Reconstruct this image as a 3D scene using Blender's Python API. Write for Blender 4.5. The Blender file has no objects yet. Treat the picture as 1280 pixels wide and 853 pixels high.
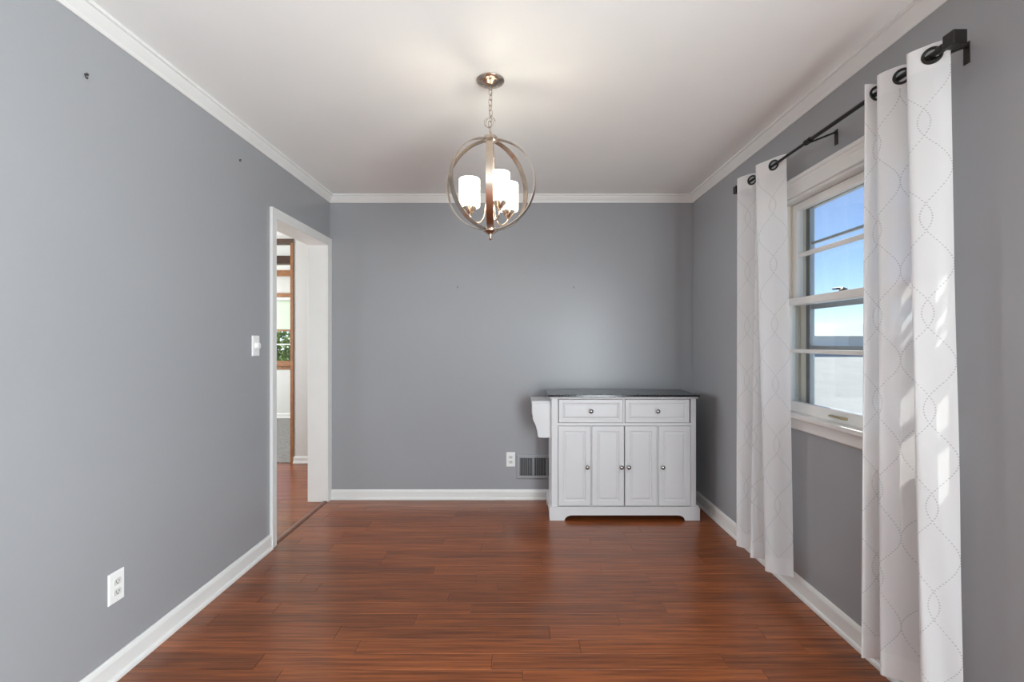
import bpy, bmesh, math, random
from mathutils import Vector, Matrix, Quaternion
random.seed(7)
S = bpy.context.scene
C = S.collection
PI = math.pi

# ------------------------------------------------------------------ camera
CAMZ, F = 1.26, 600.0
cam_d = bpy.data.cameras.new('camera'); cam = bpy.data.objects.new('camera', cam_d); C.objects.link(cam)
cam_d.sensor_width = 36.0; cam_d.lens = F / 1280 * 36.0
cam_d.shift_x = -(647.5 - 640) / 1280; cam_d.shift_y = (428 - 426.5) / 1280
cam_d.clip_start = 0.02
cam.location = (0, 0, CAMZ); cam.rotation_euler = (PI / 2, 0, 0)
S.camera = cam

# ------------------------------------------------------------------ world, sun, daylight, exposure
S.view_settings.view_transform = 'Standard'; S.view_settings.look = 'None'
S.view_settings.gamma = 1.0; S.view_settings.use_curve_mapping = False
S.view_settings.exposure = 0.84
w = bpy.data.worlds.new('sky'); S.world = w; w.use_nodes = True
nt = w.node_tree
sky = nt.nodes.new('ShaderNodeTexSky'); sky.sky_type = 'NISHITA'
sky.sun_disc = False; sky.sun_elevation = math.radians(38); sky.sun_rotation = math.radians(20)
sky.air_density = 0.5; sky.dust_density = 0.15; sky.ozone_density = 3.0
bg = nt.nodes['Background']; bg.inputs['Strength'].default_value = 0.108
nt.links.new(sky.outputs[0], bg.inputs['Color'])

sd = bpy.data.lights.new('sun', 'SUN'); sun = bpy.data.objects.new('sun', sd); C.objects.link(sun)
sd.energy = 3.6; sd.angle = math.radians(0.6); sd.color = (1.0, 0.95, 0.87)
sun.rotation_euler = Vector((-0.30, -0.75, -0.60)).to_track_quat('-Z', 'Y').to_euler()
sun.location = (8, 20, 15)

def added_area_light(name, loc, direction, sx, sy, watts, col):
    d = bpy.data.lights.new(name, 'AREA'); d.shape = 'RECTANGLE'; d.size = sx; d.size_y = sy
    d.energy = watts; d.color = col
    o = bpy.data.objects.new(name, d); C.objects.link(o); o.location = loc
    o.rotation_euler = Vector(direction).to_track_quat('-Z', 'Z').to_euler()
    return o
# added area lamps at assumed, unseen windows of sitting room, hall and far room
added_area_light('added_daylight_rear', (-0.6, -3.95, 1.45), (0, 1, 0), 2.6, 1.5, 22, (0.90, 0.97, 1.0))
added_area_light('added_daylight_side', (1.42, -0.9, 1.10), (-1, 0.45, 0.12), 1.8, 1.9, 130, (0.86, 0.96, 1.0))
added_area_light('added_daylight_hall', (-4.16, 3.6, 1.5), (1, 0, 0), 1.2, 1.3, 46, (0.97, 0.99, 1.0))
added_area_light('added_daylight_far_room', (-5.46, 6.6, 1.4), (1, 0, 0), 1.4, 1.3, 46, (0.97, 0.99, 1.0))

cy = S.cycles
cy.max_bounces = 12; cy.diffuse_bounces = 9; cy.glossy_bounces = 4; cy.transmission_bounces = 8; cy.transparent_max_bounces = 12
cy.sample_clamp_indirect = 6.0; cy.caustics_reflective = False; cy.caustics_refractive = False

# ------------------------------------------------------------------ helpers
def mat(name, col, rough=0.5, metal=0.0, spec=0.5, **kw):
    m = bpy.data.materials.new(name); m.use_nodes = True
    b = m.node_tree.nodes['Principled BSDF']
    b.inputs['Base Color'].default_value = (*col, 1); b.inputs['Roughness'].default_value = rough
    b.inputs['Metallic'].default_value = metal; b.inputs['Specular IOR Level'].default_value = spec
    for k, v in kw.items(): b.inputs[k.replace('_', ' ')].default_value = v
    return m
def noise_paint(m, col, var=0.03, scale=3.0, bump=0.0, bscale=200.0, bdist=0.001):
    t = m.node_tree; b = t.nodes['Principled BSDF']
    tc = t.nodes.new('ShaderNodeTexCoord')
    n = t.nodes.new('ShaderNodeTexNoise'); n.inputs['Scale'].default_value = scale; n.inputs['Detail'].default_value = 4
    t.links.new(tc.outputs['Object'], n.inputs['Vector'])
    r = t.nodes.new('ShaderNodeValToRGB')
    r.color_ramp.elements[0].position = 0.3; r.color_ramp.elements[1].position = 0.7
    r.color_ramp.elements[0].color = (*[c * (1 - var) for c in col], 1)
    r.color_ramp.elements[1].color = (*[c * (1 + var) for c in col], 1)
    t.links.new(n.outputs[0], r.inputs[0]); t.links.new(r.outputs[0], b.inputs['Base Color'])
    if bump:
        n2 = t.nodes.new('ShaderNodeTexNoise'); n2.inputs['Scale'].default_value = bscale; n2.inputs['Detail'].default_value = 2
        t.links.new(tc.outputs['Object'], n2.inputs['Vector'])
        bp = t.nodes.new('ShaderNodeBump'); bp.inputs['Strength'].default_value = bump; bp.inputs['Distance'].default_value = bdist
        t.links.new(n2.outputs[0], bp.inputs['Height']); t.links.new(bp.outputs[0], b.inputs['Normal'])
    return m
def painted(name, col, rough=0.5, var=0.03, scale=3.0, bump=0.0, bscale=200.0, **kw):
    return noise_paint(mat(name, col, rough, **kw), col, var, scale, bump, bscale)

def obj(name, bm, m=None, parent=None, smooth=False, loc=None):
    me = bpy.data.meshes.new(name)
    bmesh.ops.recalc_face_normals(bm, faces=bm.faces)
    if smooth:
        for f in bm.faces: f.smooth = True
    bm.to_mesh(me); bm.free()
    if m: me.materials.append(m)
    o = bpy.data.objects.new(name, me); C.objects.link(o)
    if parent: o.parent = parent
    if loc: o.location = loc
    if smooth:
        try: me.set_sharp_from_angle(angle=math.radians(40))
        except Exception: pass
    return o
def thing(name, label=None, cat=None, loc=(0, 0, 0), group=None, kind=None):
    o = bpy.data.objects.new(name, None); C.objects.link(o); o.location = loc; o.empty_display_size = 0.05
    tag(o, label, cat, group, kind); return o
def tag(o, label=None, cat=None, group=None, kind=None):
    if label: o['label'] = label
    if cat: o['category'] = cat
    if group: o['group'] = group
    if kind: o['kind'] = kind
    return o
def struct(name, bm, m, label, cat, smooth=False):
    return tag(obj(name, bm, m, None, smooth), label, cat, None, 'structure')
def box(bm, x0, x1, y0, y1, z0, z1, bev=0.0):
    r = bmesh.ops.create_cube(bm, size=1.0)
    vs = r['verts']
    bmesh.ops.scale(bm, verts=vs, vec=(abs(x1 - x0), abs(y1 - y0), abs(z1 - z0)))
    bmesh.ops.translate(bm, verts=vs, vec=((x0 + x1) / 2, (y0 + y1) / 2, (z0 + z1) / 2))
    if bev:
        es = list({e for v in vs for e in v.link_edges})
        bmesh.ops.bevel(bm, geom=es, offset=bev, segments=2, profile=0.5, affect='EDGES')
    return bm
def B(x0, x1, y0, y1, z0, z1, bev=0.0): return box(bmesh.new(), x0, x1, y0, y1, z0, z1, bev)
def lathe(bm, prof, c=(0, 0, 0), seg=24, axis='Z', cap=True):
    """prof: (radius, height) pairs"""
    rings = []
    for r, h in prof:
        ring = []
        for i in range(seg):
            a = 2 * PI * i / seg
            p = (r * math.cos(a), r * math.sin(a), h)
            if axis == 'Y': p = (p[0], h, p[1])
            if axis == 'X': p = (h, p[0], p[1])
            ring.append(bm.verts.new((p[0] + c[0], p[1] + c[1], p[2] + c[2])))
        rings.append(ring)
    for a, b in zip(rings, rings[1:]):
        for i in range(seg):
            j = (i + 1) % seg
            bm.faces.new((a[i], a[j], b[j], b[i]))
    if cap:
        bm.faces.new(rings[0]); bm.faces.new(rings[-1])
    return bm
def tube(bm, pts, r, seg=10, closed=False, cap=True):
    pts = [Vector(p) for p in pts]; n = len(pts); rings = []
    up = None
    for i, p in enumerate(pts):
        if closed: t = pts[(i + 1) % n] - pts[i - 1]
        else: t = pts[min(i + 1, n - 1)] - pts[max(i - 1, 0)]
        t.normalize()
        if up is None:
            up = t.orthogonal().normalized()
        else:
            up = (up - t * up.dot(t)).normalized()
        s = t.cross(up); rr = r[i] if isinstance(r, (list, tuple)) else r
        rings.append([bm.verts.new(p + (up * math.cos(2 * PI * k / seg) + s * math.sin(2 * PI * k / seg)) * rr) for k in range(seg)])
    pairs = list(zip(rings, rings[1:])) + ([(rings[-1], rings[0])] if closed else [])
    for a, b in pairs:
        for k in range(seg):
            j = (k + 1) % seg
            bm.faces.new((a[k], a[j], b[j], b[k]))
    if cap and not closed:
        bm.faces.new(rings[0]); bm.faces.new(rings[-1])
    return bm
def extrude_poly(bm, poly, f0, f1):
    """poly of (a,b); f0/f1 map (a,b) to 3D for both ends"""
    v0 = [bm.verts.new(f0(a, b)) for a, b in poly]; v1 = [bm.verts.new(f1(a, b)) for a, b in poly]
    n = len(poly)
    for i in range(n):
        j = (i + 1) % n
        bm.faces.new((v0[i], v0[j], v1[j], v1[i]))
    bm.faces.new(v0); bm.faces.new(v1)
    return bm
def catmull(P, n):
    out = []
    m = len(P)
    for i in range(n + 1):
        t = i / n * (m - 1); k = min(int(t), m - 2); u = t - k
        p0, p1, p2, p3 = P[max(k - 1, 0)], P[k], P[k + 1], P[min(k + 2, m - 1)]
        out.append(tuple(0.5 * ((2 * b) + (-a + c) * u + (2 * a - 5 * b + 4 * c - d) * u * u + (-a + 3 * b - 3 * c + d) * u ** 3)
                         for a, b, c, d in zip(p0, p1, p2, p3)))
    return out

# ------------------------------------------------------------------ materials
WALL = (0.318, 0.324, 0.338)
M_wall = painted('grey_satin_wall_paint', WALL, 0.32, 0.02, 1.5, 0.06, 260, spec=0.5)
M_rear = painted('pale_bounce_wall_paint', (0.62, 0.62, 0.60), 0.6, 0.02, 1.5)  # unseen walls behind the camera, kept pale to bounce more light
M_ceil = painted('white_ceiling_paint', (0.895, 0.91, 0.895), 0.85, 0.015, 2.0, 0.22, 120, spec=0.2)
M_trim = painted('white_trim_paint', (0.74, 0.735, 0.715), 0.35, 0.02, 5.0)
M_sash = painted('white_sash_paint', (0.82, 0.815, 0.79), 0.35, 0.02, 5.0)
M_track = painted('beige_jamb_liner', (0.62, 0.55, 0.43), 0.5, 0.03, 5.0)
M_alu = mat('storm_window_aluminium', (0.42, 0.44, 0.46), 0.45, 0.6)
M_cart = painted('white_cart_lacquer', (0.69, 0.69, 0.70), 0.35, 0.012, 4.0)
M_black = painted('black_polished_top', (0.012, 0.013, 0.018), 0.14, 0.2, 60.0)
M_knob = mat('brushed_nickel_knob', (0.36, 0.35, 0.34), 0.22, 1.0)
M_bronze = painted('oil_rubbed_bronze', (0.018, 0.016, 0.014), 0.38, 0.2, 30.0, metal=0.4)
M_nickel = painted('warm_brushed_nickel', (0.58, 0.49, 0.41), 0.26, 0.06, 40.0, metal=1.0)
M_plate = mat('white_plastic', (0.82, 0.82, 0.81), 0.35)
M_recess_shade = mat('dark_recess_shade', (0.03, 0.03, 0.03), 0.6)  # near-black colour standing for shade inside vent and outlet holes
M_hook = mat('dark_anchor_metal', (0.06, 0.055, 0.05), 0.5, 0.5)
M_brass = mat('dull_brass', (0.55, 0.46, 0.28), 0.35, 1.0)
M_hallwall = painted('greige_wall_paint', (0.63, 0.625, 0.60), 0.6, 0.02, 2.0)
M_oak = painted('stained_oak_trim', (0.30, 0.135, 0.055), 0.4, 0.2, 14.0)
M_dark = painted('dark_stained_beam', (0.085, 0.045, 0.028), 0.5, 0.2, 12.0)
M_carpet = painted('grey_carpet', (0.26, 0.25, 0.24), 0.95, 0.35, 60.0, 0.6, 300, spec=0.1)
M_blind = mat('pale_blind', (0.74, 0.78, 0.74), 0.6, Transmission_Weight=0.0)
M_siding = painted('white_house_siding', (0.90, 0.90, 0.88), 0.6, 0.02, 1.0)
M_roof = painted('pale_metal_roof', (0.88, 0.88, 0.89), 0.5, 0.03, 1.0)
M_drive = painted('pale_concrete', (0.74, 0.72, 0.68), 0.9, 0.08, 0.6)
M_leaf = painted('leaf_green', (0.20, 0.30, 0.05), 0.6, 0.4, 6.0)
M_bark = painted('bark', (0.10, 0.07, 0.05), 0.9, 0.3, 8.0)

def glass_mat(name):
    m = bpy.data.materials.new(name); m.use_nodes = True
    t = m.node_tree; t.nodes.clear()
    o = t.nodes.new('ShaderNodeOutputMaterial'); mix = t.nodes.new('ShaderNodeMixShader')
    tr = t.nodes.new('ShaderNodeBsdfTransparent'); tr.inputs[0].default_value = (0.95, 0.97, 0.97, 1)
    gl = t.nodes.new('ShaderNodeBsdfGlossy'); gl.inputs['Roughness'].default_value = 0.02
    fr = t.nodes.new('ShaderNodeFresnel'); fr.inputs[0].default_value = 1.45
    ge = t.nodes.new('ShaderNodeNewGeometry'); mr = t.nodes.new('ShaderNodeMapRange')   # same reflectance on both faces of a pane
    mr.inputs[3].default_value = 1.45; mr.inputs[4].default_value = 1 / 1.45
    t.links.new(ge.outputs['Backfacing'], mr.inputs[0]); t.links.new(mr.outputs[0], fr.inputs[0])
    t.links.new(fr.outputs[0], mix.inputs[0]); t.links.new(tr.outputs[0], mix.inputs[1]); t.links.new(gl.outputs[0], mix.inputs[2])
    t.links.new(mix.outputs[0], o.inputs[0])
    return m
M_glass = glass_mat('window_glass')

def wood_floor(name):
    m = mat(name, (0.15, 0.045, 0.02), 0.38, 0.0, 0.3, Coat_Weight=0.4, Coat_Roughness=0.14)
    t = m.node_tree; b = t.nodes['Principled BSDF']
    N = t.nodes.new; L = t.links.new
    tc = N('ShaderNodeTexCoord'); oi = N('ShaderNodeObjectInfo')
    geo = N('ShaderNodeNewGeometry')
    rnd = N('ShaderNodeMath'); rnd.operation = 'ADD'; L(oi.outputs['Random'], rnd.inputs[0]); L(geo.outputs['Random Per Island'], rnd.inputs[1])
    mul = N('ShaderNodeMath'); mul.operation = 'MULTIPLY'; mul.inputs[1].default_value = 37.0; L(rnd.outputs[0], mul.inputs[0])
    comb = N('ShaderNodeCombineXYZ'); L(mul.outputs[0], comb.inputs[0]); L(mul.outputs[0], comb.inputs[1])
    add = N('ShaderNodeVectorMath'); add.operation = 'ADD'; L(tc.outputs['Object'], add.inputs[0]); L(comb.outputs[0], add.inputs[1])
    def streak(sc, detail, lo, hi, c0, c1):
        mp = N('ShaderNodeMapping'); mp.inputs['Scale'].default_value = sc; L(add.outputs[0], mp.inputs[0])
        n = N('ShaderNodeTexNoise'); n.inputs['Scale'].default_value = 1.0; n.inputs['Detail'].default_value = detail; L(mp.outputs[0], n.inputs['Vector'])
        r = N('ShaderNodeValToRGB'); r.color_ramp.elements[0].position = lo; r.color_ramp.elements[1].position = hi
        r.color_ramp.elements[0].color = (*c0, 1); r.color_ramp.elements[1].color = (*c1, 1); L(n.outputs[0], r.inputs[0])
        return r.outputs[0]
    big = streak((2.2, 60, 1), 5, 0.30, 0.72, (0.150, 0.038, 0.0100), (0.375, 0.108, 0.029))
    fine = streak((5, 260, 1), 3, 0.32, 0.62, (0.62, 0.58, 0.55), (1.08, 1.08, 1.08))
    mx = N('ShaderNodeMix'); mx.data_type = 'RGBA'; mx.blend_type = 'MULTIPLY'; mx.inputs[0].default_value = 1.0
    L(big, mx.inputs[6]); L(fine, mx.inputs[7])
    fr = N('ShaderNodeMath'); fr.operation = 'FRACT'; L(rnd.outputs[0], fr.inputs[0])
    mr = N('ShaderNodeMapRange'); mr.inputs[3].default_value = 0.80; mr.inputs[4].default_value = 1.18; L(fr.outputs[0], mr.inputs[0])
    mx2 = N('ShaderNodeMix'); mx2.data_type = 'RGBA'; mx2.blend_type = 'MULTIPLY'; mx2.inputs[0].default_value = 1.0
    L(mx.outputs[2], mx2.inputs[6]); L(mr.outputs[0], mx2.inputs[7])
    L(mx2.outputs[2], b.inputs['Base Color'])
    mp = N('ShaderNodeMapping'); mp.inputs['Scale'].default_value = (6, 300, 1); L(add.outputs[0], mp.inputs[0])
    n = N('ShaderNodeTexNoise'); n.inputs['Scale'].default_value = 1.0; n.inputs['Detail'].default_value = 3; L(mp.outputs[0], n.inputs['Vector'])
    bp = N('ShaderNodeBump'); bp.inputs['Strength'].default_value = 0.10; bp.inputs['Distance'].default_value = 0.001
    L(n.outputs[0], bp.inputs['Height']); L(bp.outputs[0], b.inputs['Normal'])
    return m
M_floor = wood_floor('red_brown_bamboo')

def curtain_mat(name, opacity_white=0.93, trans=0.45, dots=True):
    m = bpy.data.materials.new(name); m.use_nodes = True
    t = m.node_tree; t.nodes.clear(); N = t.nodes.new; L = t.links.new
    out = N('ShaderNodeOutputMaterial')
    dif = N('ShaderNodeBsdfDiffuse'); tra = N('ShaderNodeBsdfTranslucent'); mix = N('ShaderNodeMixShader'); mix.inputs[0].default_value = trans
    clear = N('ShaderNodeBsdfTransparent'); mix2 = N('ShaderNodeMixShader'); mix2.inputs[0].default_value = 0.06 if dots else 0.0
    col = (opacity_white, opacity_white, opacity_white * 1.005, 1)
    dif.inputs[0].default_value = col; tra.inputs[0].default_value = col
    L(dif.outputs[0], mix.inputs[1]); L(tra.outputs[0], mix.inputs[2])
    L(mix.outputs[0], mix2.inputs[1]); L(clear.outputs[0], mix2.inputs[2]); L(mix2.outputs[0], out.inputs[0])
    # woven fabric relief
    uv = N('ShaderNodeUVMap'); uv.uv_map = 'UVMap'
    if dots:
        sep = N('ShaderNodeSeparateXYZ'); L(uv.outputs[0], sep.inputs[0])
        def M(op, a, b=None, c=None):
            n = N('ShaderNodeMath'); n.operation = op
            for i, x in enumerate((a, b, c)):
                if x is None: continue
                if isinstance(x, (int, float)): n.inputs[i].default_value = x
                else: L(x, n.inputs[i])
            return n.outputs[0]
        u, v = sep.outputs[0], sep.outputs[1]
        P, H = 0.15, 0.30
        uc = M('SUBTRACT', M('MULTIPLY', M('FRACT', M('DIVIDE', u, P)), P), P / 2)      # -P/2..P/2
        ph = M('COSINE', M('MULTIPLY', v, 2 * PI / H))
        cu = M('ADD', M('MULTIPLY', ph, 0.046), 0.029)
        d1 = M('ABSOLUTE', M('SUBTRACT', uc, cu)); d2 = M('ABSOLUTE', M('ADD', uc, cu))
        d = M('MINIMUM', d1, d2)
        step = 0.0085
        fv = M('ABSOLUTE', M('SUBTRACT', M('FRACT', M('DIVIDE', v, step)), 0.5))
        fv = M('MULTIPLY', fv, step)
        rr = M('SQRT', M('ADD', M('MULTIPLY', d, d), M('MULTIPLY', fv, fv)))
        dot = M('LESS_THAN', rr, 0.0024)
        mc = N('ShaderNodeMix'); mc.data_type = 'RGBA'; L(dot, mc.inputs[0])
        mc.inputs[6].default_value = col; mc.inputs[7].default_value = (0.66, 0.66, 0.67, 1)
        L(mc.outputs[2], dif.inputs[0]); L(mc.outputs[2], tra.inputs[0])
    wv = N('ShaderNodeTexNoise'); wv.inputs['Scale'].default_value = 90.0; wv.inputs['Detail'].default_value = 3
    L(uv.outputs[0], wv.inputs['Vector'])
    bp = N('ShaderNodeBump'); bp.inputs['Strength'].default_value = 0.25; bp.inputs['Distance'].default_value = 0.002
    L(wv.outputs[0], bp.inputs['Height']); L(bp.outputs[0], dif.inputs['Normal'])
    return m
M_sheer = curtain_mat('white_eyelet_sheer')
M_hem = curtain_mat('white_doubled_sheer', 0.90, 0.33, False)

def shade_mat():
    m = mat('lit_frosted_glass', (0.9, 0.88, 0.84), 0.4)
    b = m.node_tree.nodes['Principled BSDF']
    b.inputs['Emission Color'].default_value = (1.0, 0.93, 0.80, 1); b.inputs['Emission Strength'].default_value = 4.0
    return m
M_shade = shade_mat()
M_bulb = mat('lit_bulb', (1, 1, 1), 0.4, Emission_Strength=3.0)
M_bulb.node_tree.nodes['Principled BSDF'].inputs['Emission Color'].default_value = (1.0, 0.85, 0.62, 1)

# ------------------------------------------------------------------ room shell
XL, XR, YB, ZC = -1.509, 1.404, 3.849, 2.44
XLO = -1.644                      # hall side of the left wall
DY0, DY1, DZ = 2.981, 3.785, 2.025   # cased opening
WY0, WY1, WZ0, WZ1 = 1.66, 2.56, 0.905, 1.995   # window opening
XRO = 1.57
RY0, RX0 = -4.0, -3.6             # sitting room behind the camera
YS = 0.3                          # left wall of the dining area ends here

bm = bmesh.new()
box(bm, XLO, XL, YS, DY0 - 0.016, 0, ZC); box(bm, XLO, XL, DY0 - 0.016, DY1 + 0.016, DZ + 0.016, ZC); box(bm, XLO, XL, DY1 + 0.016, YB, 0, ZC)
struct('wall_left', bm, M_wall, 'smooth grey painted wall with the white cased doorway', 'wall')
bm = bmesh.new(); box(bm, XLO, XRO, YB, YB + 0.13, 0, ZC)
struct('wall_back', bm, M_wall, 'grey painted end wall behind the white kitchen cart', 'wall')
bm = bmesh.new()
SY0, SY1, SZ0, SZ1 = -1.8, 0.0, 0.1, 2.1        # assumed side opening behind the camera, made tall to light the ceiling
box(bm, XR, XRO, WY1, YB, 0, ZC); box(bm, XR, XRO, WY0, WY1, 0, WZ0 - 0.03); box(bm, XR, XRO, WY0, WY1, WZ1, ZC)
box(bm, XR, XRO, SY1, WY0, 0, ZC); box(bm, XR, XRO, SY0, SY1, 0, SZ0); box(bm, XR, XRO, SY0, SY1, SZ1, ZC); box(bm, XR, XRO, RY0, SY0, 0, ZC)
struct('wall_right', bm, M_wall, 'grey painted wall with the curtained white window', 'wall')
bm = bmesh.new()
box(bm, RX0 - 0.13, -1.9, RY0 - 0.13, RY0, 0, ZC); box(bm, 0.7, XRO, RY0 - 0.13, RY0, 0, ZC)
box(bm, -1.9, 0.7, RY0 - 0.13, RY0, 0, 0.7); box(bm, -1.9, 0.7, RY0 - 0.13, RY0, 2.2, ZC)
struct('wall_rear', bm, M_rear, 'unseen wall behind the viewer with an added wide window, pale for bounce light', 'wall')
bm = B(RX0 - 0.13, RX0, RY0, YS + 0.13, 0, ZC); box(bm, RX0, XLO, YS, YS + 0.13, 0, ZC)
struct('wall_sitting_room', bm, M_rear, 'unseen sitting room wall behind the viewer, made pale to bounce light', 'wall')
bm = B(RX0 - 0.13, XRO, RY0 - 0.13, YB + 0.13, ZC, ZC + 0.12)
struct('ceiling', bm, M_ceil, 'flat white painted ceiling with the pendant light', 'ceiling')

# hall and far room
HY, HXL = 5.0, -4.2
bm = B(-2.337, -0.4, HY, HY + 0.1, 0, ZC); box(bm, HXL, -2.337, HY, HY + 0.1, 2.335, ZC); box(bm, HXL - 0.1, -3.75, HY, HY + 0.1, 0, 2.335)
struct('wall_hall', bm, M_hallwall, 'pale greige hall wall seen through the doorway', 'wall')
bm = bmesh.new()
box(bm, HXL - 0.1, HXL, YS + 1.6, 2.95, 0, ZC); box(bm, HXL - 0.1, HXL, 4.25, HY, 0, ZC)
box(bm, HXL - 0.1, HXL, 2.95, 4.25, 0, 0.8); box(bm, HXL - 0.1, HXL, 2.95, 4.25, 2.2, ZC)
box(bm, HXL, XLO, YS + 1.5, YS + 1.6, 0, ZC); box(bm, -0.4, -0.3, YB + 0.13, HY + 0.1, 0, ZC)
struct('wall_hall_side', bm, M_hallwall, 'greige side walls of the hall beyond the doorway', 'wall')
bm = B(HXL - 0.1, XLO, YS + 0.13, HY + 0.1, ZC, ZC + 0.12); box(bm, XLO, -0.3, YB + 0.13, HY + 0.1, ZC, ZC + 0.12)
struct('ceiling_hall', bm, M_ceil, 'white hall ceiling beyond the doorway', 'ceiling')
FY = 7.9
bm = bmesh.new()
FWX0, FWX1, FWZ0, FWZ1 = -4.75, -3.45, 0.90, 2.0
box(bm, -5.6, FWX0, FY, FY + 0.12, 0, ZC); box(bm, FWX1, -1.4, FY, FY + 0.12, 0, ZC)
box(bm, FWX0, FWX1, FY, FY + 0.12, 0, FWZ0); box(bm, FWX0, FWX1, FY, FY + 0.12, FWZ1, ZC)
box(bm, -1.5, -1.4, HY + 0.1, FY, 0, ZC)
box(bm, -5.6, -5.5, HY + 0.1, 5.85, 0, ZC); box(bm, -5.6, -5.5, 7.35, FY, 0, ZC); box(bm, -5.6, -5.5, 5.85, 7.35, 0, 0.7); box(bm, -5.6, -5.5, 5.85, 7.35, 2.1, ZC)
box(bm, -5.6, HXL - 0.1, HY, HY + 0.1, 0, ZC)
struct('wall_far_room', bm, M_hallwall, 'greige walls of the carpeted far room', 'wall')
bm = B(-5.6, -1.4, HY + 0.1, FY + 0.12, ZC, ZC + 0.12)
struct('ceiling_far_room', bm, M_ceil, 'white far room ceiling with dark beams', 'ceiling')

# ------------------------------------------------------------------ floor: slab + individual bamboo planks
bm = B(RX0 - 0.13, XRO, RY0 - 0.13, YB + 0.13, -0.13, -0.015); box(bm, HXL - 0.1, RX0 - 0.13, YS, HY, -0.13, -0.015)
box(bm, RX0 - 0.13, -0.3, YB + 0.13, HY, -0.13, -0.015)
M_sub = mat('dark_subfloor', (0.02, 0.012, 0.008), 0.9)
floor = struct('floor', bm, M_sub, 'glossy red-brown bamboo plank floor of the empty room', 'floor')
PW, PL = 0.0953, 0.92
def plank_verts(l, wd, g=0.0005, b=0.0011):
    a, h = l / 2 - g, wd / 2 - g
    lv = []
    for (ia, z) in ((0, -0.015), (0, -b), (b, 0.0)):
        for sx, sy in ((-1, -1), (1, -1), (1, 1), (-1, 1)):
            lv.append((sx * (a - ia), sy * (h - ia), z))
    fs = []
    for k in (0, 4):
        for i in range(4):
            j = (i + 1) % 4
            fs.append((k + i, k + j, k + 4 + j, k + 4 + i))
    fs.append((8, 9, 10, 11))
    return lv, fs
plank_cache = {}
def plank_mesh(l, wd):
    key = (round(l, 3), round(wd, 3))
    if key not in plank_cache:
        me = bpy.data.meshes.new('plank'); lv, fs = plank_verts(l, wd); me.from_pydata(lv, [], fs); me.materials.append(M_floor)
        plank_cache[key] = me
    return plank_cache[key]
def lay(x0, x1, y0, y1, sink=None, off0=0.0):
    y = y1; row = 0; rng = random.Random(11)
    while y > y0 + 0.01:
        wd = min(PW, y - y0); yc = y - wd / 2
        x = x0 - rng.choice([0.08, 0.2, 0.32, 0.44, 0.56, 0.68, 0.8]) - off0
        while x < x1 - 0.005:
            a, b = max(x, x0), min(x + PL, x1)
            if b - a > 0.02:
                if sink is None:
                    o = bpy.data.objects.new('plank', plank_mesh(b - a, wd)); C.objects.link(o)
                    o.location = ((a + b) / 2, yc, 0); o.parent = floor
                else:
                    lv, fs = plank_verts(b - a, wd); n = len(sink[0])
                    sink[0].extend([(p[0] + (a + b) / 2, p[1] + yc, p[2]) for p in lv]); sink[1].extend([tuple(i + n for i in f) for f in fs])
            x += PL
        y -= wd; row += 1
YP = YB - 0.001 - PW * 29
lay(XL + 0.006, XR - 0.001, YP, YB - 0.001)
lay(-2.62, XL - 0.034, 2.95, HY - 0.002, off0=0.3)
sink = ([], [])
lay(RX0 + 0.001, XR - 0.001, RY0 + 0.001, YS - 0.01, sink); lay(XL + 0.006, XR - 0.001, YS - 0.01, YP, sink)
lay(HXL + 0.001, XL - 0.14, YS + 1.61, 2.95, sink); lay(HXL + 0.001, -2.62, 2.95, HY - 0.002, sink); lay(XLO + 0.14, -0.41, YB + 0.14, HY - 0.002, sink)
me = bpy.data.meshes.new('planks_further_off'); me.from_pydata(sink[0], [], sink[1]); me.materials.append(M_floor)
o = bpy.data.objects.new('plank_field', me); C.objects.link(o); o.parent = floor; o['kind'] = 'stuff'
bm = B(-5.5, -1.5, HY, FY, -0.13, 0.012)
struct('floor_carpet', bm, M_carpet, 'grey carpet of the far room past the hall', 'carpet')

# ------------------------------------------------------------------ crown moulding, baseboards
CR = [(0, -0.063), (0.005, -0.063), (0.009, -0.056), (0.011, -0.050), (0.020, -0.036), (0.029, -0.020), (0.031, -0.014), (0.038, -0.012), (0.040, -0.008), (0.040, 0), (0, 0)]
bm = bmesh.new(); extrude_poly(bm, CR, lambda a, b: (XL + a, YS, ZC + b), lambda a, b: (XL + a, YB - a, ZC + b))
struct('trim_1', bm, M_trim, 'white crown moulding along the doorway wall', 'moulding')
bm = bmesh.new(); extrude_poly(bm, CR, lambda a, b: (XL + a, YB - a, ZC + b), lambda a, b: (XR - a, YB - a, ZC + b))
struct('trim_2', bm, M_trim, 'white crown moulding across the end wall', 'moulding')
bm = bmesh.new(); extrude_poly(bm, CR, lambda a, b: (XR - a, RY0, ZC + b), lambda a, b: (XR - a, YB - a, ZC + b))
struct('trim_3', bm, M_trim, 'white crown moulding above the window', 'moulding')
def bbp(h): return [(0, 0.0), (0.021, 0.0), (0.021, 0.010), (0.018, 0.017), (0.012, 0.020), (0.012, h - 0.018), (0.009, h - 0.008), (0.004, h), (0, h)]
bb = bbp(0.092)
bm = bmesh.new(); extrude_poly(bm, bb, lambda a, b: (XL + a, YS, b), lambda a, b: (XL + a, DY0 - 0.0625, b))
struct('baseboard_left', bm, M_trim, 'white baseboard along the doorway wall', 'baseboard')
bb2 = bbp(0.08)
bm = bmesh.new(); extrude_poly(bm, bb2, lambda a, b: (XL + 0.016, YB - a, b), lambda a, b: (XR - a, YB - a, b))
struct('baseboard_back', bm, M_trim, 'white baseboard along the end wall', 'baseboard')
bb3 = bbp(0.095)
bm = bmesh.new(); extrude_poly(bm, bb3, lambda a, b: (XR - a, RY0, b), lambda a, b: (XR - a, YB - a, b))
struct('baseboard_right', bm, M_trim, 'white baseboard under the window', 'baseboard')
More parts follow.
